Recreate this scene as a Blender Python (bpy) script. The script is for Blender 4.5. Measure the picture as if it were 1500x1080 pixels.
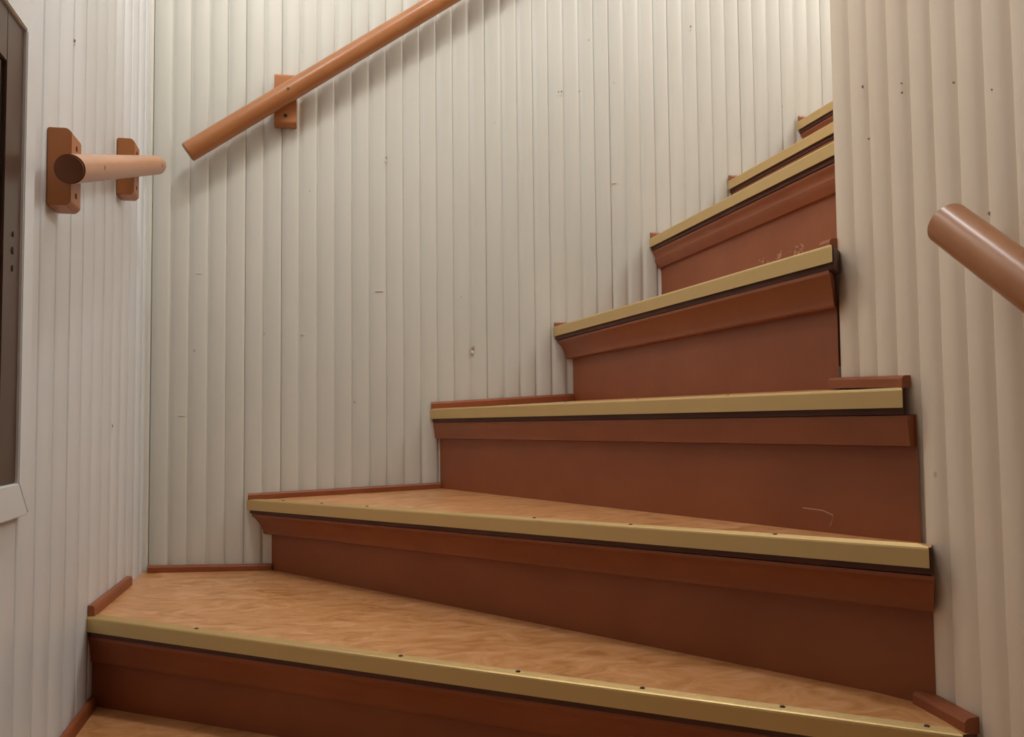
import bpy, bmesh, math, random
from mathutils import Vector, Matrix, noise

# ------------------------------------------------------------------ scene, camera, world, light
for o in list(bpy.data.objects):
    bpy.data.objects.remove(o)
sc = bpy.context.scene
COL = sc.collection
ZC = 0.84                       # eye level above the lower floor
random.seed(7)

def make_camera():
    cam = bpy.data.cameras.new('camera')
    co = bpy.data.objects.new('camera', cam); COL.objects.link(co)
    f, yaw, pitch, roll = 1332.84, 0.2270904, 0.0567759, -0.0105917
    cy, sy, cp, sp = math.cos(yaw), math.sin(yaw), math.cos(pitch), math.sin(pitch)
    fw = Vector((sy*cp, cy*cp, sp)); rt = Vector((cy, -sy, 0)); up = rt.cross(fw)
    c, s = math.cos(roll), math.sin(roll)
    r2 = rt*c + up*s; u2 = -rt*s + up*c
    m = Matrix.Identity(4)
    for i in range(3):
        m[i][0] = r2[i]; m[i][1] = u2[i]; m[i][2] = -fw[i]
    m[2][3] = ZC
    co.matrix_world = m
    cam.sensor_fit = 'HORIZONTAL'; cam.sensor_width = 36.0
    cam.lens = 36.0*f/1500.0
    cam.clip_start = 0.02; cam.clip_end = 50
    sc.camera = co
make_camera()

w = bpy.data.worlds.new('world'); sc.world = w; w.use_nodes = True
w.node_tree.nodes['Background'].inputs[0].default_value = (1.0, 0.93, 0.85, 1)
w.node_tree.nodes['Background'].inputs[1].default_value = 0.25
sc.view_settings.view_transform = 'Standard'; sc.view_settings.look = 'None'
sc.view_settings.exposure = 0.13; sc.view_settings.gamma = 1.0
sc.view_settings.use_curve_mapping = False

LAMP = (-0.10, 1.50, ZC+1.38)
LAMP_STRENGTH = 17
def lamp_light(name, kind, loc, power, color, size, rot=None, size_y=None):
    l = bpy.data.lights.new(name, kind); l.energy = power; l.color = color
    if kind == 'POINT': l.shadow_soft_size = size
    else:
        l.size = size
        if size_y: l.shape = 'RECTANGLE'; l.size_y = size_y
    o = bpy.data.objects.new(name, l); COL.objects.link(o); o.location = loc
    if rot: o.rotation_euler = rot
    return o
# lamp of the upper landing, out of view round the corner
lamp_light('upper_landing_light', 'POINT', (2.25, 1.75, ZC+2.05), 30, (0.96, 0.985, 1.0), 0.12)
# high cool lamp of the stairwell
lamp_light('stairwell_light', 'POINT', (0.24, 1.20, ZC+2.15), 25, (0.97, 0.985, 1.0), 0.07)

# ------------------------------------------------------------------ materials
def material(name, build):
    m = bpy.data.materials.new(name); m.use_nodes = True
    nt = m.node_tree; b = nt.nodes['Principled BSDF']
    build(nt, b); return m
def N(nt, t, **kw):
    n = nt.nodes.new(t)
    for k, v in kw.items():
        if k.startswith('i_'): n.inputs[k[2:]].default_value = v
        else: setattr(n, k, v)
    return n
def ramp(nt, stops):
    r = nt.nodes.new('ShaderNodeValToRGB'); e = r.color_ramp.elements
    while len(e) < len(stops): e.new(0.5)
    for i, (p, c) in enumerate(stops):
        e[i].position = p; e[i].color = (*c, 1)
    return r
def coords(nt, scale):
    g = nt.nodes.new('ShaderNodeNewGeometry')
    mp = N(nt, 'ShaderNodeMapping'); mp.inputs['Scale'].default_value = scale
    nt.links.new(g.outputs['Position'], mp.inputs['Vector']); return mp

def paint(c1, c2, rough=0.42, bump=0.13, grime=None):
    def f(nt, b):
        L = nt.links
        mp = coords(nt, (5, 5, 1.3))
        n = N(nt, 'ShaderNodeTexNoise'); n.inputs['Scale'].default_value = 1.0; n.inputs['Detail'].default_value = 5
        L.new(mp.outputs[0], n.inputs['Vector'])
        r = ramp(nt, [(0.32, c1), (0.68, c2)]); L.new(n.outputs[0], r.inputs[0])
        # fine specks of dirt and worn nail heads
        mp2 = coords(nt, (1, 1, 0.7))
        v = N(nt, 'ShaderNodeTexVoronoi'); v.inputs['Scale'].default_value = 9.0
        L.new(mp2.outputs[0], v.inputs['Vector'])
        sr = ramp(nt, [(0.0, (0.45, 0.40, 0.33)), (0.016, (0.55, 0.5, 0.42)), (0.03, (1, 1, 1))])
        sr.color_ramp.interpolation = 'LINEAR'
        L.new(v.outputs['Distance'], sr.inputs[0])
        mx = N(nt, 'ShaderNodeMix', data_type='RGBA', blend_type='MULTIPLY'); mx.inputs[0].default_value = 0.55
        L.new(r.outputs[0], mx.inputs[6]); L.new(sr.outputs[0], mx.inputs[7])
        L.new(mx.outputs[2], b.inputs['Base Color'])
        b.inputs['Roughness'].default_value = rough
        mp3 = coords(nt, (45, 45, 22))
        n2 = N(nt, 'ShaderNodeTexNoise'); n2.inputs['Scale'].default_value = 1.0; n2.inputs['Detail'].default_value = 6
        L.new(mp3.outputs[0], n2.inputs['Vector'])
        bp = N(nt, 'ShaderNodeBump'); bp.inputs['Strength'].default_value = bump; bp.inputs['Distance'].default_value = 0.002
        L.new(n2.outputs[0], bp.inputs['Height']); L.new(bp.outputs[0], b.inputs['Normal'])
    return f

M = {}
M['back_paint'] = material('cream_wall_paint', paint((0.63, 0.63, 0.58), (0.69, 0.685, 0.637)))
M['left_paint'] = material('white_paint_cool_light', paint((0.735, 0.765, 0.79), (0.78, 0.80, 0.835), 0.4, 0.10))  # white paint with the blue tint of the cool light mixed in
M['right_paint'] = material('cream_paint_warm_light', paint((0.80, 0.675, 0.535), (0.85, 0.73, 0.59)))  # same cream paint, the yellow of the warm light put into its colour
M['plain'] = material('plain_plaster', paint((0.82, 0.78, 0.70), (0.85, 0.81, 0.73), 0.7))

M['rear'] = material('darkened_rear_wall', paint((0.20, 0.13, 0.085), (0.24, 0.16, 0.10), 0.6))  # unseen rear wall, made dark to cut its bounce onto the lowest riser

def red_paint(nt, b):
    L = nt.links
    mp = coords(nt, (6, 6, 9))
    n = N(nt, 'ShaderNodeTexNoise'); n.inputs['Scale'].default_value = 1.2; n.inputs['Detail'].default_value = 6
    L.new(mp.outputs[0], n.inputs['Vector'])
    r = ramp(nt, [(0.3, (0.262, 0.070, 0.022)), (0.7, (0.312, 0.090, 0.030))]); L.new(n.outputs[0], r.inputs[0])
    L.new(r.outputs[0], b.inputs['Base Color'])
    b.inputs['Roughness'].default_value = 0.45
    mp3 = coords(nt, (45, 45, 45))
    n2 = N(nt, 'ShaderNodeTexNoise'); n2.inputs['Scale'].default_value = 1.0; n2.inputs['Detail'].default_value = 5
    L.new(mp3.outputs[0], n2.inputs['Vector'])
    bp = N(nt, 'ShaderNodeBump'); bp.inputs['Strength'].default_value = 0.25; bp.inputs['Distance'].default_value = 0.002
    L.new(n2.outputs[0], bp.inputs['Height']); L.new(bp.outputs[0], b.inputs['Normal'])
M['red'] = material('red_brown_paint', red_paint)

def lino(nt, b):
    L = nt.links
    mp = coords(nt, (9, 13, 9))
    n = N(nt, 'ShaderNodeTexNoise'); n.inputs['Scale'].default_value = 1.6; n.inputs['Detail'].default_value = 9
    n.inputs['Roughness'].default_value = 0.62; n.inputs['Distortion'].default_value = 1.4
    L.new(mp.outputs[0], n.inputs['Vector'])
    r = ramp(nt, [(0.30, (0.42, 0.175, 0.052)), (0.44, (0.57, 0.27, 0.10)), (0.56, (0.66, 0.33, 0.145)), (0.70, (0.76, 0.43, 0.22))])
    L.new(n.outputs[0], r.inputs[0]); L.new(r.outputs[0], b.inputs['Base Color'])
    b.inputs['Roughness'].default_value = 0.36
M['lino'] = material('mottled_brown_linoleum', lino)

def brass(nt, b):
    L = nt.links
    b.inputs['Base Color'].default_value = (0.64, 0.455, 0.195, 1)
    b.inputs['Metallic'].default_value = 0.45
    mp = coords(nt, (30, 30, 300))
    n = N(nt, 'ShaderNodeTexNoise'); n.inputs['Scale'].default_value = 1.0; n.inputs['Detail'].default_value = 4
    L.new(mp.outputs[0], n.inputs['Vector'])
    mr = N(nt, 'ShaderNodeMapRange'); mr.inputs[3].default_value = 0.34; mr.inputs[4].default_value = 0.5
    L.new(n.outputs[0], mr.inputs[0]); L.new(mr.outputs[0], b.inputs['Roughness'])
M['brass'] = material('gold_anodised_metal', brass)

def wood(c1, c2, rough):
    def f(nt, b):
        L = nt.links
        mp = coords(nt, (10, 10, 10))
        n = N(nt, 'ShaderNodeTexNoise'); n.inputs['Scale'].default_value = 1.5; n.inputs['Detail'].default_value = 8
        L.new(mp.outputs[0], n.inputs['Vector'])
        r = ramp(nt, [(0.3, c1), (0.7, c2)]); L.new(n.outputs[0], r.inputs[0])
        L.new(r.outputs[0], b.inputs['Base Color']); b.inputs['Roughness'].default_value = rough
    return f
M['rail'] = material('varnished_brown_wood', wood((0.38, 0.150, 0.055), (0.44, 0.185, 0.070), 0.3))
M['rail_left'] = material('varnished_lit_wood', wood((0.50, 0.25, 0.135), (0.55, 0.285, 0.16), 0.36))  # rail wood painted lighter where the lamp shines on the left rail
M['rail_end'] = material('shaded_rail_end', wood((0.17, 0.06, 0.03), (0.21, 0.08, 0.04), 0.5))  # rail wood painted darker on end faces that get little light
M['bracket'] = material('stained_bracket_wood', wood((0.40, 0.145, 0.042), (0.46, 0.175, 0.054), 0.42))
def flat(c, rough=0.5, metal=0.0):
    def f(nt, b):
        b.inputs['Base Color'].default_value = (*c, 1); b.inputs['Roughness'].default_value = rough
        b.inputs['Metallic'].default_value = metal
    return f
M['edge'] = material('shaded_bare_wood_edge', wood((0.075, 0.024, 0.014), (0.115, 0.036, 0.020), 0.6))  # bare tread edge, recess shade below the strip painted in
M['screw'] = material('dark_screw_metal', flat((0.10, 0.07, 0.05), 0.4, 0.6))
M['hole'] = material('dark_hole', flat((0.012, 0.008, 0.006), 0.8))
M['cab'] = material('dark_brown_lacquer', flat((0.075, 0.036, 0.022), 0.35))
M['glass'] = material('dark_glass', flat((0.012, 0.010, 0.010), 0.12))
M['chip'] = material('bare_pale_filler', flat((0.78, 0.70, 0.60), 0.7))
M['crack'] = material('dark_crack', flat((0.36, 0.29, 0.22), 0.8))
M['scuff'] = material('scuffed_paint', flat((0.62, 0.42, 0.32), 0.7))
def glow(nt, b):
    b.inputs['Base Color'].default_value = (0.9, 0.88, 0.82, 1)
    b.inputs['Emission Color'].default_value = (1.0, 0.90, 0.78, 1); b.inputs['Emission Strength'].default_value = LAMP_STRENGTH
M['glow'] = material('opal_lamp_glass', glow)

# ------------------------------------------------------------------ helpers
def link(name, me, mat, parent=None):
    o = bpy.data.objects.new(name, me); COL.objects.link(o)
    if mat is not None and not me.materials: me.materials.append(mat)
    if parent is not None: o.parent = parent
    return o
def obj(name, bm, mat, parent=None, smooth=False):
    bmesh.ops.recalc_face_normals(bm, faces=bm.faces)
    me = bpy.data.meshes.new(name); bm.to_mesh(me); bm.free()
    if smooth:
        for p in me.polygons: p.use_smooth = True
    return link(name, me, mat, parent)
def auto_smooth(o, ang=35):
    me = o.data
    for p in me.polygons: p.use_smooth = True
    me.set_sharp_from_angle(angle=math.radians(ang))
def tag(o, label=None, cat=None, group=None, kind=None):
    if label: o['label'] = label
    if cat: o['category'] = cat
    if group: o['group'] = group
    if kind: o['kind'] = kind
    return o
def empty(name, loc, label, cat, group=None):
    o = bpy.data.objects.new(name, None); COL.objects.link(o); o.location = loc
    o.empty_display_size = 0.1
    return tag(o, label, cat, group)
def part(o, parent):
    """parent keeping the world placement (parents are unrotated empties or meshes at the origin)"""
    o.parent = parent
    o.matrix_parent_inverse = Matrix.Translation(parent.location).inverted()
    return o
def box(bm, x0, x1, y0, y1, z0, z1, bev=0.0):
    r = bmesh.ops.create_cube(bm, size=1)
    for v in r['verts']:
        v.co = Vector(((x0+x1)/2+v.co.x*(x1-x0), (y0+y1)/2+v.co.y*(y1-y0), (z0+z1)/2+v.co.z*(z1-z0)))
    if bev:
        es = list({e for v in r['verts'] for e in v.link_edges})
        bmesh.ops.bevel(bm, geom=es, offset=bev, segments=2, affect='EDGES', profile=0.6)
def tube(bm, a, b, r, seg=32, bev=0.0015):
    a, b = Vector(a), Vector(b); d = (b-a); L = d.length
    q = Vector((0, 0, 1)).rotation_difference(d.normalized()).to_matrix().to_4x4()
    q.translation = (a+b)/2
    g = bmesh.ops.create_cone(bm, cap_ends=True, segments=seg, radius1=r, radius2=r, depth=L, matrix=q)
    if bev:
        es = [e for e in bm.edges if len(e.link_faces) == 2 and any(len(f.verts) > 4 for f in e.link_faces)]
        bmesh.ops.bevel(bm, geom=es, offset=bev, segments=2, affect='EDGES')

def sweep(bm, A, B, prof, start, end):
    """prof: list of (u outward, z at start, z at end); start/end = ('x',val), ('y',val) or None (square cut)
    u is measured square to A->B, to its right-hand side seen looking from B to A (towards the camera)."""
    A, B = Vector(A[:2]), Vector(B[:2]); t = (B-A).normalized(); n = Vector((t.y, -t.x))
    if n.x > 0 or (abs(n.x) < 1e-6 and n.y > 0): n = -n
    rows = []
    for base, lim, zi in ((A, start, 1), (B, end, 2)):
        row = []
        for p in prof:
            P = (A if zi == 1 else B) + n*p[0]
            if lim and lim[0] == 'l':
                a_, b_ = Vector(lim[1]), Vector(lim[2]); m_ = Vector((-(b_-a_).y, (b_-a_).x))
                P = P + t*((a_-P).dot(m_)/t.dot(m_))
            elif lim:
                i = 0 if lim[0] == 'x' else 1
                s = (lim[1]-P[i])/t[i]; P = P + t*s
            row.append(bm.verts.new((P.x, P.y, ZC+p[zi])))
        rows.append(row)
    k = len(prof)
    for i in range(k):
        j = (i+1) % k
        bm.faces.new((rows[0][i], rows[0][j], rows[1][j], rows[1][i]))
    bm.faces.new(rows[0]); bm.faces.new(rows[1][::-1])

# ------------------------------------------------------------------ room shell
XL, XR, YB, YC = -0.355, 0.7495, 2.24, 1.163     # left wall, right wall, back wall, corner of the right wall
XE, YF = 2.75, -1.25                             # end wall of the upper flight, wall behind the photographer
ZT = 2.75                                        # ceiling above eye level
H = ZC+ZT
def slab(name, dims, mat, kind='structure', parent=None):
    bm = bmesh.new(); box(bm, *dims); o = obj(name, bm, mat, parent)
    if parent is None: o['kind'] = kind
    return o
TH = 0.018
wall_back = slab('wall_back', (XL-0.12, XE+0.12, YB+TH, YB+TH+0.1, -0.1, H), M['back_paint'])
wall_left = slab('wall_left', (XL-TH-0.1, XL-TH, YF-0.1, YB+TH, -0.1, H), M['left_paint'])
wall_right = slab('wall_right', (XR+TH, XR+0.10, YF-0.1, YC-TH, -0.1, H), M['right_paint'])
wall_inner = slab('wall_inner', (XR+0.10, XE, YC-0.10, YC, -0.1, H), M['back_paint'])
wall_rear = slab('wall_rear', (XL-0.1, XR+0.1, YF-0.2, YF-0.1, -0.1, H), M['rear'])
wall_end = slab('wall_end', (XE, XE+0.1, YC-0.1, YB+0.1, -0.1, H), M['plain'])
ceiling = slab('ceiling', (XL-0.12, XE+0.12, YF-0.2, YB+0.12, H, H+0.08), M['plain'])
floor = slab('floor', (XL-0.12, XR+0.1, YF-0.2, 0.75, -0.08, 0.0), M['lino'])

# -- planks: profile across the board, extruded to full height
def plank_mesh(name, wdt, prof, mat, z0=-0.02, z1=None):
    z1 = H-0.002 if z1 is None else z1
    bm = bmesh.new()
    pts = [(u*wdt, d) for u, d in prof] + [(wdt, -TH), (0, -TH)]
    lo = [bm.verts.new((x, -d, z0)) for x, d in pts]
    hi = [bm.verts.new((x, -d, z1)) for x, d in pts]
    k = len(pts)
    for i in range(k):
        j = (i+1) % k
        bm.faces.new((lo[i], lo[j], hi[j], hi[i]))
    bm.faces.new(lo); bm.faces.new(hi[::-1])
    bmesh.ops.recalc_face_normals(bm, faces=bm.faces)
    me = bpy.data.meshes.new(name); bm.to_mesh(me); bm.free()
    me.materials.append(mat)
    for p in me.polygons: p.use_smooth = True
    me.set_sharp_from_angle(angle=math.radians(50))
    return me
# plank local frame: x across, -y out of the wall face (d<0 is recessed), z up
beadA = [(0, -0.0034), (0.03, -0.0036), (0.10, -0.0026), (0.20, -0.0010), (0.32, 0.0), (0.60, 0.0), (0.86, -0.0001), (0.93, -0.0008), (0.975, -0.0024), (1, -0.0034)]
beadB = [(0, -0.0085), (0.018, -0.0036), (0.09, -0.0028), (0.20, -0.0010), (0.32, 0.0), (0.60, 0.0), (0.84, -0.0002), (0.92, -0.0010), (0.97, -0.0026), (1, -0.0034)]
beadC = [(0, -0.0030), (0.05, -0.0030), (0.14, -0.0018), (0.26, -0.0006), (0.36, 0.0), (0.60, 0.0), (0.87, 0.0), (0.94, -0.0008), (0.978, -0.0026), (1, -0.0080)]
beadD = [(0, -0.0026), (0.04, -0.0028), (0.12, -0.0016), (0.24, -0.0004), (0.34, 0.0), (0.60, 0.0), (0.80, -0.0004), (0.90, -0.0016), (0.96, -0.0028), (1, -0.0030)]
W = 0.0420
def planks(wall, n, org, ang, wdt, meshes, jit, skip=()):
    """org: (x,y) of the first plank's edge on the wall face; ang: rotation of local x"""
    ca, sa = math.cos(ang), math.sin(ang)
    for i in range(n):
        if i in skip: continue
        me = random.choice(meshes)
        o = bpy.data.objects.new('plank', me); COL.objects.link(o)
        s = i*wdt
        dep = -random.uniform(0, jit)           # pushed back by a hair
        o.location = (org[0]+ca*s-sa*(-dep), org[1]+sa*s+ca*(-dep), 0)
        o.rotation_euler = (0, 0, ang)
        o.parent = wall
mb = [plank_mesh('bead_plank', W, [(u, d*1.45) for u, d in p], M['back_paint']) for p in (beadA, beadA, beadC, beadB, beadA, beadD, beadD)]
planks(wall_back, int((XE-XL)/W)+2, (XL-0.030, YB), 0.0, W, mb, 0.0012)
# right wall: face points to -x, local x runs towards the camera (-y)
rA = [(0, -0.0080), (0.03, -0.0040), (0.07, -0.0008), (0.14, 0.0), (0.40, 0.0), (0.62, -0.0008), (0.76, -0.0030), (0.88, -0.0060), (0.95, -0.0075), (1, -0.0080)]
rB = [(0, -0.0080), (0.03, -0.0042), (0.08, -0.0010), (0.15, 0.0), (0.45, 0.0), (0.68, -0.0010), (0.80, -0.0034), (0.90, -0.0064), (0.965, -0.0078), (1, -0.0140)]
WR = 0.0425
mr_ = [plank_mesh('bead_plank_right', WR, p, M['right_paint']) for p in ([(u, d*1.2) for u, d in rA], [(u, d*1.35) for u, d in rA], [(u, min(d*1.2, 0) if u < 1 else -0.0165) for u, d in rB])]
planks(wall_right, int((YC-YF)/WR)+1, (XR, YC), -math.pi/2, WR, mr_, 0.0012)
# left wall: flat boards with V joints, face points to +x, local x runs away from the camera (+y)
lA = [(0, -0.0100), (0.022, -0.0080), (0.048, -0.0012), (0.065, 0.0), (0.5, 0.0003), (0.94, 0.0), (0.958, -0.0012), (0.978, -0.0080), (1, -0.0100)]
lB = [(0, -0.0115), (0.020, -0.0085), (0.044, -0.0012), (0.055, 0.0), (0.5, 0.0), (0.945, 0.0), (0.963, -0.0014), (0.982, -0.0085), (1, -0.0115)]
WL = 0.0838
ml = [plank_mesh('flat_plank', WL, p, M['left_paint']) for p in (lA, lB)]
n = int((YB-YF)/WL)
y0 = 1.4535 - WL*math.ceil((1.4535-YF)/WL)
planks(wall_left, int((YB-y0)/WL)+1, (XL, y0), math.pi/2, WL, ml, 0.0008)

# marks on the planks: small dents, chips and cracks
def mark(wall, face, pos, sx, sz, mat, name):
    """little uneven flake lying on the plank face"""
    bm = bmesh.new(); k = 9
    ring = []
    for i in range(k):
        a = 2*math.pi*i/k; r = random.uniform(0.6, 1.15)
        ring.append((math.cos(a)*sx*r, math.sin(a)*sz*r))
    def P(u, v, d):
        if face == 'back': return (pos[0]+u, YB-d, ZC+pos[2]+v)
        if face == 'right': return (XR-d, pos[1]+u, ZC+pos[2]+v)
        return (XL+d, pos[1]+u, ZC+pos[2]+v)
    lo = [bm.verts.new(P(u, v, -0.0015)) for u, v in ring]
    hi = [bm.verts.new(P(u*0.7, v*0.7, 0.0007)) for u, v in ring]
    for i in range(k):
        j = (i+1) % k; bm.faces.new((lo[i], lo[j], hi[j], hi[i]))
    bm.faces.new(hi); bm.faces.new(lo[::-1])
    return obj(name, bm, mat, wall)
for x, z, s in ((0.418, 0.176, 0.005), (0.203, 0.651, 0.003), (0.659, 0.852, 0.0022), (1.026, 1.058, 0.003), (0.388, 0.305, 0.0022), (0.65, 0.85, 0.002)):
    mark(wall_back, 'back', (x, YB, z+0.005), s*0.8, s*1.3, M['crack'], 'dent')
    mark(wall_back, 'back', (x-0.001, YB, z-0.005), s*0.9, s*1.3, M['chip'], 'paint_chip')
for x, z, s in ((0.182, 0.3205, 0.013), (0.003, 0.212, 0.008), (-0.237, 0.353, 0.011), (-0.273, 0.019, 0.011), (0.80, 0.62, 0.01)):
    mark(wall_back, 'back', (x, YB, z), s, 0.0012, M['chip'], 'paint_chip')
for y, z, s in ((1.0865, 0.453, 0.0024), (1.0044, 0.427, 0.0016), (1.0767, 0.377, 0.0018), (0.910, 0.393, 0.0022), (0.862, 0.226, 0.0026), (0.85, 0.363, 0.002), (1.0044, 0.415, 0.0016)):
    mark(wall_right, 'right', (0, y, z), s*0.6, s*0.95, M['crack'], 'dent')
for y, z, s in ((1.542, 0.613, 0.0022), (1.882, -0.003, 0.003)):
    mark(wall_left, 'left', (0, y, z), s, s*1.4, M['crack'], 'dent')
    mark(wall_left, 'left', (0, y, z-0.006), s*0.8, s, M['chip'], 'paint_chip')

# ------------------------------------------------------------------ staircase
stair = empty('staircase', (0.2, 1.6, 0), 'red-brown painted winding wooden staircase with mottled linoleum treads and gold nosing strips', 'staircase')
SH = 0.0235     # height of the metal nosing strip
TK = 0.0320     # tread thickness
YI = YC         # face of the inner wall beside the upper flight
LX, BY, IY, RX = ('x', XL), ('y', YB), ('y', YI), ('x', XR)
# each step: nosing A (outer end) and B (inner end) with heights; overhang; tread polygon behind the nosing
steps = [
 dict(A=(XL, 1.06, -0.662), B=(0.72, 0.17, -0.675), ov=0.036, s=LX, e=None, back=[(XR, 0.17, -0.675), (XR, 0.60, -0.67), (XL, 1.45, -0.662)]),
 dict(A=(XL, 1.395, -0.488), B=(0.72, 0.52, -0.50), ov=0.036, s=LX, e=None, back=[(XR, 0.53, -0.50), (XR, 0.96, -0.495), (XL, 1.77, -0.488)]),
 dict(A=(XL, 1.6927, -0.3278), B=(0.72, 0.8995, -0.358), ov=0.034, s=LX, e=None, back=[(XR, 0.912, -0.360), (XR, 1.02, -0.350), (-0.03, YB, -0.347), (XL, YB, -0.339)]),
 dict(A=(-0.1237, YB, -0.1805), B=(0.721, 0.9478, -0.1560), ov=0.046, s=BY, e=None, back=[(0.727, 0.950, -0.156), (XR, 0.978, -0.157), (XR, 1.03, -0.158), (0.36, YB, -0.165)]),
 dict(A=(0.3103, YB, 0.0288), B=(0.7276, 0.9958, 0.0340), ov=0.0215, s=BY, e=None, back=[(0.738, 1.006, 0.0345), (XR, 1.03, 0.036), (XR, 1.163, 0.041), (0.76, 1.20, 0.041), (0.71, YB, 0.0495)]),
 dict(A=(0.6284, YB, 0.2362), B=(0.7105, 1.1135, 0.2362), ov=0.049, s=BY, e=None, back=[(0.7165, 1.116, 0.2362), (XR, 1.152, 0.2362), (XR, YI, 0.2362), (0.945, YI, 0.237), (0.945, YB, 0.237)]),
]
xs = [(0.8958, 0.4753), (1.1256, 0.6404), (1.3392, 0.8181), (1.5560, 0.992), (1.775, 1.166)]
for i, (x, z) in enumerate(xs):
    xb = xs[i+1][0]+0.05 if i+1 < len(xs) else XE
    steps.append(dict(A=(x, YB, z), B=(x, YI, z), ov=0.030, s=BY, e=IY, back=[(xb, YI, z), (xb, YB, z)]))

def nrm(A, B):
    t = (Vector(B[:2])-Vector(A[:2])).normalized(); nn = Vector((t.y, -t.x))
    if nn.x > 0: nn = -nn
    return t, nn
def tread(st):
    A, B = st['A'], st['B']; t, nn = nrm(A, B)
    bm = bmesh.new()
    off = 0.0045
    poly = [(A[0]-nn.x*off, A[1]-nn.y*off, A[2]), (B[0]-nn.x*off, B[1]-nn.y*off, B[2])] + list(st['back'])
    # subdivide nothing: small facets keep the crooked old tread
    top = [bm.verts.new((x, y, ZC+z)) for x, y, z in poly]
    bot = [bm.verts.new((x, y, ZC+z-TK)) for x, y, z in poly]
    k = len(poly)
    for i in range(k):
        j = (i+1) % k; f = bm.faces.new((top[i], top[j], bot[j], bot[i])); f.material_index = 1
    ft = bm.faces.new(top); fb = bm.faces.new(bot[::-1]); fb.material_index = 1
    bmesh.ops.triangulate(bm, faces=[ft, fb])
    o = obj('tread', bm, None); o.data.materials.append(M['lino']); o.data.materials.append(M['edge'])
    o['label'] = 'mottled orange-brown linoleum tread'
    return part(o, stair)
def strip(st, screws):
    A, B = st['A'], st['B']; t, nn = nrm(A, B)
    a, b = A[2], B[2]; T = 0.0018; D = 0.024; h = SH
    P = [(0, a-h, b-h), (0.0012, a-h, b-h), (0.0012, a-0.002, b-0.002), (0.0004, a+0.0002, b+0.0002), (-0.0016, a+0.0016, b+0.0016)]
    # ridged top flange
    u = -0.003
    while u > -D+0.003:
        P += [(u, a+0.0016, b+0.0016), (u-0.0008, a+0.0008, b+0.0008), (u-0.0016, a+0.0008, b+0.0008), (u-0.0024, a+0.0016, b+0.0016)]
        u -= 0.0042
    P += [(-D, a+0.0012, b+0.0012), (-D, a-0.0002, b-0.0002), (-T, a-0.0006, b-0.0006), (-T, a-h, b-h)]
    P = [(p[0]+0.0008, p[1], p[2]) for p in P]
    # open ends beside the right wall are cut back obliquely
    cut = st['e'] or ('l', (B[0], B[1]), (B[0]+0.006, B[1]+0.022))
    bm = bmesh.new(); sweep(bm, A, B, P, st['s'], cut)
    o = part(obj('nosing_strip', bm, M['brass']), stair); o['label'] = 'gold-coloured metal strip along the tread edge'
    L = (Vector(B[:2])-Vector(A[:2])).length
    for s in screws:
        fr = s/L
        c = Vector(A[:2])+t*s-nn*0.0145
        z = ZC+a+(b-a)*fr+0.0016
        bm = bmesh.new()
        m4 = Matrix.Translation((c.x, c.y, z+0.0004))
        bmesh.ops.create_cone(bm, cap_ends=True, segments=12, radius1=0.0036, radius2=0.0026, depth=0.0016, matrix=m4)
        sc_ = obj('screw', bm, M['screw']); sc_.parent = o
        sc_.matrix_parent_inverse = o.matrix_world.inverted() if False else Matrix.Identity(4)
        sc_.location = (0, 0, 0)
    return o
def fix_child(o, top):   # sub-part of a part that itself hangs on an offset empty
    pass

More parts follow.
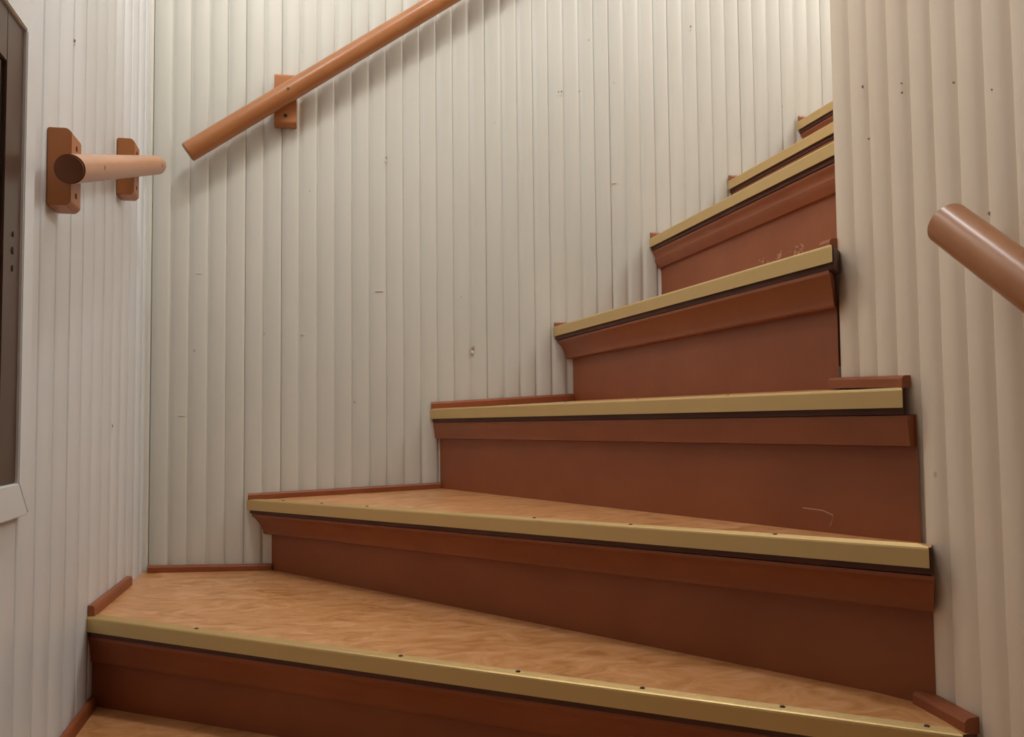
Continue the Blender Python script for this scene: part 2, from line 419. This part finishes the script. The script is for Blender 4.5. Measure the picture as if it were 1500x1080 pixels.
for i, st in enumerate(steps):
    tread(st)
    A, B = st['A'], st['B']; t, nn = nrm(A, B); L = (Vector(B[:2])-Vector(A[:2])).length
    if i == 2: sp = [0.225, 0.605, 0.79, 0.965, 1.14, 1.30]
    elif i == 3: sp = [0.13, 0.28, 0.44, 0.90, 1.10, 1.34]
    else:
        sp = [0.12+0.22*k for k in range(int((L-0.15)/0.22)+1)]
    st['strip'] = strip(st, sp)
    # riser below this tread
    ov = st['ov']
    A2 = Vector(A[:2])-nn*ov; B2 = Vector(B[:2])-nn*ov
    end = st['e'] or RX
    if i == 3: B2 = Vector((XR, 0.9800))
    if i == 4: A2 = Vector((0.3330, YB)); B2 = Vector((XR, 0.9975))
    if i == 5:      # riser under the tread that ends at the wall corner
        A2 = Vector((0.6786, YB)); B2 = Vector((XR, YC)); end = RX
    lo = steps[i-1] if i else None
    za, zb = A[2]-TK, B[2]-TK
    if lo:
        la = lo['back'][-2][2] if i == 3 else lo['back'][-1][2]
        lb = lo['back'][1][2] if i < 5 else 0.041
        if i == 5: lb = 0.041
    else: la = lb = -ZC+0.0
    bm = bmesh.new()
    P = [(0, la-0.0015, lb-0.0015), (0, za, zb), (-0.018, za, zb), (-0.018, la-0.0015, lb-0.0015)]
    sweep(bm, A2, B2, P, st['s'], end)
    r = part(obj('riser', bm, M['red']), stair); r['label'] = 'red-brown painted riser board'
    st['riser'] = r; st['r2'] = (A2, B2)
    # cove moulding under the tread edge
    w0 = ov-0.005
    prof = [(1.0, 0), (1.0, 0.0035), (0.93, 0.0050), (0.80, 0.0095), (0.66, 0.0170), (0.54, 0.0260), (0.45, 0.0345), (0.40, 0.0400), (0.40, 0.0450), (0.34, 0.0475), (0, 0.0475)]
    if i == 4: prof = [(1.0, 0), (1.0, 0.006), (0.9, 0.012), (0.82, 0.020), (0.76, 0.028), (0.72, 0.034), (0.72, 0.038), (0, 0.040)]
    if i > 5: prof = [(1.0, 0), (1.0, 0.0035), (0.90, 0.0050), (0.74, 0.010), (0.64, 0.015), (0.62, 0.020), (0.70, 0.0235), (0.66, 0.028), (0.50, 0.036), (0.36, 0.042), (0.30, 0.045), (0, 0.046)]
    dz = 0.0012
    P = [(-0.0008, za-dz, zb-dz)] + [(min(u, 0.93)*w0, za-dz-v, zb-dz-v) for u, v in prof[:-1]] + [(-0.0008, za-dz-prof[-1][1], zb-dz-prof[-1][1])]
    bm = bmesh.new()
    tt = (B2-A2).normalized()
    if st['e'] is None:      # the moulding is cut square just past the end of the metal strip
        Bc = A2+tt*((Vector(B[:2])-A2).dot(tt)+0.003)
        cut = {5: ('l', (0.7130, 1.1230), (XR, 1.1640)), 3: ('l', (0.7265, 0.9450), (XR, 0.9805))}.get(i)
        sweep(bm, A2, Bc, P, st['s'], cut)
    else: sweep(bm, A2, B2, P, st['s'], end)
    cv = obj('cove_moulding', bm, M['red']); auto_smooth(cv, 40); part(cv, stair)

# shoe mouldings lying on the treads against the walls
def shoe(A, B, h, d, label=None):
    """A,B: points (x,y,z) along the wall face; the strip stands h high and d deep from the wall into the stairs"""
    a, b = Vector(A), Vector(B); t = Vector((b.x-a.x, b.y-a.y, 0)).normalized(); nn = Vector((t.y, -t.x, 0))
    mid = (a+b)/2
    if (mid+nn*0.05 - Vector((0.2, 1.5, mid.z))).length > (mid-nn*0.05 - Vector((0.2, 1.5, mid.z))).length: nn = -nn
    bm = bmesh.new()
    prof = [(-0.0006, 0), (d, 0), (d, h*0.72), (d*0.82, h*0.93), (d*0.55, h), (-0.0006, h)]
    rows = []
    for P in (a, b):
        rows.append([bm.verts.new((P.x+nn.x*u, P.y+nn.y*u, ZC+P.z+v)) for u, v in prof])
    k = len(prof)
    for i in range(k):
        j = (i+1) % k; bm.faces.new((rows[0][i], rows[0][j], rows[1][j], rows[1][i]))
    bm.faces.new(rows[0]); bm.faces.new(rows[1][::-1])
    o = part(obj('shoe_moulding', bm, M['red']), stair)
    if label: o['label'] = label
    return o
shoe((XL+0.001, 1.694, -0.3275), (XL+0.001, 2.05, -0.3345), 0.019, 0.010)
shoe((XL+0.012, YB-0.001, -0.3385), (-0.0687, YB-0.001, -0.3465), 0.0155, 0.010)
shoe((-0.1230, YB-0.001, -0.1800), (0.3330, YB-0.001, -0.1650), 0.0142, 0.009)
shoe((0.3110, YB-0.001, 0.0290), (0.6786, YB-0.001, 0.0490), 0.0175, 0.009)
shoe((XR-0.0005, 1.0065, 0.0360), (XR-0.0005, 1.172, 0.0410), 0.0155, 0.012)
shoe((XR-0.0005, 0.908, -0.3605), (XR-0.0005, 0.998, -0.3545), 0.0185, 0.019)
shoe((0.6290, YB-0.001, 0.2362), (0.9235, YB-0.001, 0.2362), 0.0125, 0.009)
shoe((0.7620, YI+0.001, 0.2362), (0.9235, YI+0.001, 0.2362), 0.020, 0.010)
shoe((XR-0.0005, 1.1575, 0.2362), (XR-0.0005, 1.185, 0.2362), 0.020, 0.012)
for i, (x, z) in enumerate(xs[:-1]):
    shoe((x+0.0005, YB-0.001, z), (xs[i+1][0]+0.030, YB-0.001, z), 0.0160, 0.009)
shoe((XL+0.001, 1.397, -0.488), (XL+0.001, 1.735, -0.488), 0.019, 0.010)

# pale scuffs on the riser above the fourth nosing, flaked paint on the third riser
def scuffs():
    A2, B2 = steps[6]['r2']
    bm = bmesh.new()
    rnd = random.Random(4)
    for i in range(34):
        y = 1.62+rnd.random()*0.095
        if rnd.random() < 0.4: y = 1.535+rnd.random()*0.055
        z = 0.3095+rnd.random()**2*0.018+(0.004 if y < 1.6 else 0); L = rnd.uniform(0.003, 0.010); w_ = rnd.uniform(0.0008, 0.0018)
        a = rnd.uniform(0.4, 1.4)*rnd.choice((-1, 1))
        if abs(a) > 1.2: L *= 1.4
        x = A2.x-0.0004
        c, s = math.cos(a), math.sin(a)
        vs = []
        for u, v in ((-L/2, -w_/2), (L/2, -w_/3), (L/2, w_/3), (-L/2, w_/2)):
            vs.append((y+u*c-v*s, max(z+u*s+v*c, 0.2368)))
        lo = [bm.verts.new((x+0.001, p, ZC+q)) for p, q in vs]; hi = [bm.verts.new((x, p, ZC+q)) for p, q in vs]
        bm.faces.new(hi)
        for k in range(4): bm.faces.new((lo[k], lo[(k+1) % 4], hi[(k+1) % 4], hi[k]))
    o = obj('scuff_marks', bm, M['scuff']); part(o, stair); o['label'] = 'pale scuffed paint at the foot of the riser'
    o['kind'] = 'stuff'
scuffs()
def flake():
    A2, B2 = steps[4]['r2']; t, nn = nrm(A2, B2)
    bm = bmesh.new()
    L = (B2-A2).length; s0 = 0.86*L; z0 = -0.128
    pts = [(0.0, 0.0), (0.034, -0.001), (0.052, -0.006), (0.050, -0.014), (0.046, -0.022)]
    for (a, b), (c, d) in zip(pts[:-1], pts[1:]):
        q = []
        for s, z, e in ((a, b, 0.0006), (c, d, 0.0006), (c, d, -0.0006), (a, b, -0.0006)):
            P = A2+t*(s0+s)+nn*0.0006
            q.append(bm.verts.new((P.x, P.y, ZC+z0+z+e)))
        bm.faces.new(q)
    o = obj('cracked_paint', bm, M['scuff']); part(o, stair)
flake()

# ------------------------------------------------------------------ handrails
def bracket(root, cx, cy, cz, sx, sy, sz, name='bracket', holes=(), face='x'):
    bm = bmesh.new()
    box(bm, cx-sx/2, cx+sx/2, cy-sy/2, cy+sy/2, cz-sz/2, cz+sz/2)
    # chamfer the outer top and bottom edges
    es = []
    for e in bm.edges:
        m = (e.verts[0].co+e.verts[1].co)/2
        if face == 'x' and abs(m.x-(cx+sx/2)) < 1e-5 and abs(abs(m.z-cz)-sz/2) < 1e-5: es.append(e)
        if face == '-x' and abs(m.x-(cx-sx/2)) < 1e-5 and abs(abs(m.z-cz)-sz/2) < 1e-5: es.append(e)
        if face == '-y' and abs(m.y-(cy-sy/2)) < 1e-5 and abs(abs(m.z-cz)-sz/2) < 1e-5: es.append(e)
    bmesh.ops.bevel(bm, geom=es, offset=0.006, segments=1, affect='EDGES')
    bmesh.ops.bevel(bm, geom=list(bm.edges), offset=0.0012, segments=2, affect='EDGES')
    o = part(obj(name, bm, M['bracket']), root)
    for dz in holes:
        bm = bmesh.new()
        if face in ('x', '-x'):
            sg = 1 if face == 'x' else -1
            m = Matrix.Translation((cx+sg*(sx/2), cy, cz+dz)) @ Matrix.Rotation(math.pi/2, 4, 'Y')
        else:
            m = Matrix.Translation((cx, cy-sy/2, cz+dz)) @ Matrix.Rotation(math.pi/2, 4, 'X')
        bmesh.ops.create_cone(bm, cap_ends=True, segments=14, radius1=0.0042, radius2=0.0042, depth=0.0012, matrix=m)
        h = obj('screw', bm, M['hole']); h.parent = o; h.matrix_parent_inverse = Matrix.Identity(4)
    return o
def rail(root, a, b, r, mat, screws, outward, endmat=None):
    bm = bmesh.new(); tube(bm, a, b, r, 40, 0.0022)
    o = obj('rail', bm, mat); auto_smooth(o, 50)
    if endmat:
        o.data.materials.append(endmat)
        d = (Vector(b)-Vector(a)).normalized()
        for p in o.data.polygons:
            if abs(p.normal.dot(d)) > 0.99: p.material_index = 1
    part(o, root)
    a, b = Vector(a), Vector(b); out = Vector(outward).normalized()
    for f in screws:
        c = a+(b-a)*f+out*(r-0.0002)
        q = Vector((0, 0, 1)).rotation_difference(out).to_matrix().to_4x4(); q.translation = c
        bm = bmesh.new(); bmesh.ops.create_cone(bm, cap_ends=True, segments=12, radius1=0.0036, radius2=0.0036, depth=0.0012, matrix=q)
        h = obj('screw', bm, M['screw']); h.parent = o; h.matrix_parent_inverse = Matrix.Identity(4)
    return o
BT = 0.0320
# left wall rail
r1 = empty('handrail', (XL, 1.60, ZC+0.43), 'short wooden handrail on two blocks on the left wall beside the dark cabinet', 'handrail')
bracket(r1, XL+BT/2+0.0005, 1.4205, ZC+0.3690, BT, 0.060, 0.112, holes=(0.034, -0.036))
bracket(r1, XL+BT/2+0.0005, 1.9120, ZC+0.5060, BT, 0.056, 0.112, holes=(0.034, -0.036))
Rl = 0.0200
Xr = XL+BT+Rl-0.0035
rail(r1, (Xr, 1.312, ZC+0.3445), (Xr, 2.050, ZC+0.5560), Rl, M['rail_left'], (0.17, 0.93), (1, -0.25, 0.0), M['rail_end'])
# back wall rail
r2 = empty('handrail', (0.3, YB, ZC+1.0), 'long brown wooden handrail climbing diagonally across the ribbed back wall', 'handrail')
Yr = YB-BT-0.0235+0.0035
ra = Vector((-0.2600, Yr, ZC+0.6265)); dr = Vector((0.6148, 0, 0.4317)).normalized()
def on_rail(x): return ra+dr*((x-ra.x)/dr.x)
zb = on_rail(-0.040).z
bracket(r2, -0.0405, YB-BT/2-0.0005, zb-0.006, 0.052, BT, 0.124, holes=(-0.040,), face='-y')
p = on_rail(1.05); bracket(r2, 1.05, YB-BT/2-0.0005, p.z-0.004, 0.052, BT, 0.124, holes=(-0.040,), face='-y')
p2 = on_rail(1.9); bracket(r2, 1.9, YB-BT/2-0.0005, p2.z-0.004, 0.052, BT, 0.124, holes=(-0.040,), face='-y')
rb = on_rail(2.15)
Lr = (rb-ra).length
rail(r2, ra, rb, 0.0235, M['rail'], [((-0.034)-ra.x)/(rb.x-ra.x), (1.05-ra.x)/(rb.x-ra.x)], (0, -1, 0.0), M['rail_end'])
# right wall rail, running down behind the photographer
r3 = empty('handrail', (XR, 0.3, ZC), 'glossy brown handrail end running down out of frame on the right wall', 'handrail')
X3 = XR-BT-0.0235+0.0035-0.006
a3 = Vector((X3, 0.8580, ZC+0.2120)); d3 = Vector((0, -0.1226, -0.0925)).normalized()
b3 = a3+d3*1.05
rail(r3, a3, b3, 0.0240, M['rail'], [], (-1, 0, 0))
for s in (0.28, 0.85):
    c = a3+d3*s
    bracket(r3, XR-BT/2-0.0035, c.y, c.z-0.004, BT+0.006, 0.056, 0.124, face='-x')

# ------------------------------------------------------------------ dark cabinet set on the left wall
cab = empty('wall_cabinet', (XL, 1.0, ZC+0.2), 'dark brown lacquered wall cabinet in a white painted casing at the left edge', 'cabinet')
yi, ya, zt, zb_ = 1.2500, 0.70, 0.5050, -0.0720    # opening
cw = 0.0430
def prism_part(name, poly, x0, x1, mat, parent, bev=0.0015):
    """poly in (y,z)"""
    bm = bmesh.new()
    lo = [bm.verts.new((x0, y, ZC+z)) for y, z in poly]; hi = [bm.verts.new((x1, y, ZC+z)) for y, z in poly]
    k = len(poly)
    for i in range(k):
        j = (i+1) % k; bm.faces.new((lo[i], lo[j], hi[j], hi[i]))
    bm.faces.new(lo); bm.faces.new(hi[::-1])
    bmesh.ops.recalc_face_normals(bm, faces=bm.faces)
    if bev: bmesh.ops.bevel(bm, geom=list(bm.edges), offset=bev, segments=2, affect='EDGES')
    return part(obj(name, bm, mat), parent)
x0, x1 = XL+0.0006, XL+0.0115
for nm, poly in (('casing', [(yi, zb_), (yi+cw, zb_-cw), (yi+cw, zt+cw), (yi, zt)]),
                 ('casing', [(ya, zb_), (ya-cw, zb_-cw), (ya-cw, zt+cw), (ya, zt)]),
                 ('casing', [(ya, zt), (ya-cw, zt+cw), (yi+cw, zt+cw), (yi, zt)]),
                 ('casing', [(ya, zb_), (ya-cw, zb_-cw), (yi+cw, zb_-cw), (yi, zb_)])):
    c = prism_part(nm, poly, x0, x1, M['left_paint'], cab); c['label'] = 'white painted casing board'
fw_ = 0.066
xa, xb_ = XL+0.0006, XL+0.0070
fr = prism_part('door_frame', [(yi-0.0005, zb_+0.0005), (yi-0.0005, zt-0.0005), (yi-fw_, zt-0.0005), (yi-fw_, zb_+0.0005)], xa, xb_, M['cab'], cab, 0.001)
prism_part('door_frame', [(ya+0.0005, zb_+0.0005), (ya+0.0005, zt-0.0005), (ya+fw_, zt-0.0005), (ya+fw_, zb_+0.0005)], xa, xb_, M['cab'], cab, 0.001)
prism_part('door_frame', [(ya+fw_, zt-fw_), (ya+fw_, zt-0.0005), (yi-fw_, zt-0.0005), (yi-fw_, zt-fw_)], xa, xb_, M['cab'], cab, 0.001)
prism_part('door_frame', [(ya+fw_, zb_+0.0005), (ya+fw_, zb_+fw_), (yi-fw_, zb_+fw_), (yi-fw_, zb_+0.0005)], xa, xb_, M['cab'], cab, 0.001)
gp = prism_part('glass_pane', [(ya+fw_, zb_+fw_), (ya+fw_, zt-fw_), (yi-fw_, zt-fw_), (yi-fw_, zb_+fw_)], xa, XL+0.0035, M['glass'], cab, 0)
gp['label'] = 'black glossy pane'
for z, r in ((0.2355, 0.0026), (0.2150, 0.0036), (0.1930, 0.0030)):
    bm = bmesh.new()
    m = Matrix.Translation((xb_+0.0003, 1.2195, ZC+z)) @ Matrix.Rotation(math.pi/2, 4, 'Y') @ Matrix.Diagonal((1.35, 1, 1, 1))
    bmesh.ops.create_cone(bm, cap_ends=True, segments=14, radius1=r, radius2=r, depth=0.0012, matrix=m)
    h = obj('keyhole', bm, M['hole']); h.parent = fr; h.matrix_parent_inverse = Matrix.Identity(4)

# ------------------------------------------------------------------ hanging lamp above the stairs (out of frame)
lp = empty('pendant_lamp', (LAMP[0], LAMP[1], H), 'white opal globe pendant lamp hanging from the ceiling above the winding steps', 'lamp')
bm = bmesh.new(); bmesh.ops.create_cone(bm, cap_ends=True, segments=24, radius1=0.045, radius2=0.02, depth=0.03, matrix=Matrix.Translation((LAMP[0], LAMP[1], H-0.0155)) @ Matrix.Rotation(math.pi, 4, 'X'))
part(obj('ceiling_rose', bm, M['plain']), lp)
bm = bmesh.new(); tube(bm, (LAMP[0], LAMP[1], H-0.03), (LAMP[0], LAMP[1], LAMP[2]+0.099), 0.004, 10, 0)
part(obj('cord', bm, M['plain']), lp)
bm = bmesh.new()
R0 = 0.10
pr = [(R0*math.sin(math.pi*k/14), R0*math.cos(math.pi*k/14)) for k in range(1, 14)]
rows = []
for r, z in pr:
    rows.append([bm.verts.new((LAMP[0]+r*math.cos(2*math.pi*k/28), LAMP[1]+r*math.sin(2*math.pi*k/28), LAMP[2]+z)) for k in range(28)])
for a_, b_ in zip(rows[:-1], rows[1:]):
    for k in range(28): bm.faces.new((a_[k], a_[(k+1) % 28], b_[(k+1) % 28], b_[k]))
bm.faces.new(rows[0]); bm.faces.new(rows[-1][::-1])
part(obj('lamp_shade', bm, M['glow'], smooth=True), lp)

# sub-parts hang on parts whose own origin is offset by the thing's empty: undo that offset
bpy.context.view_layer.update()
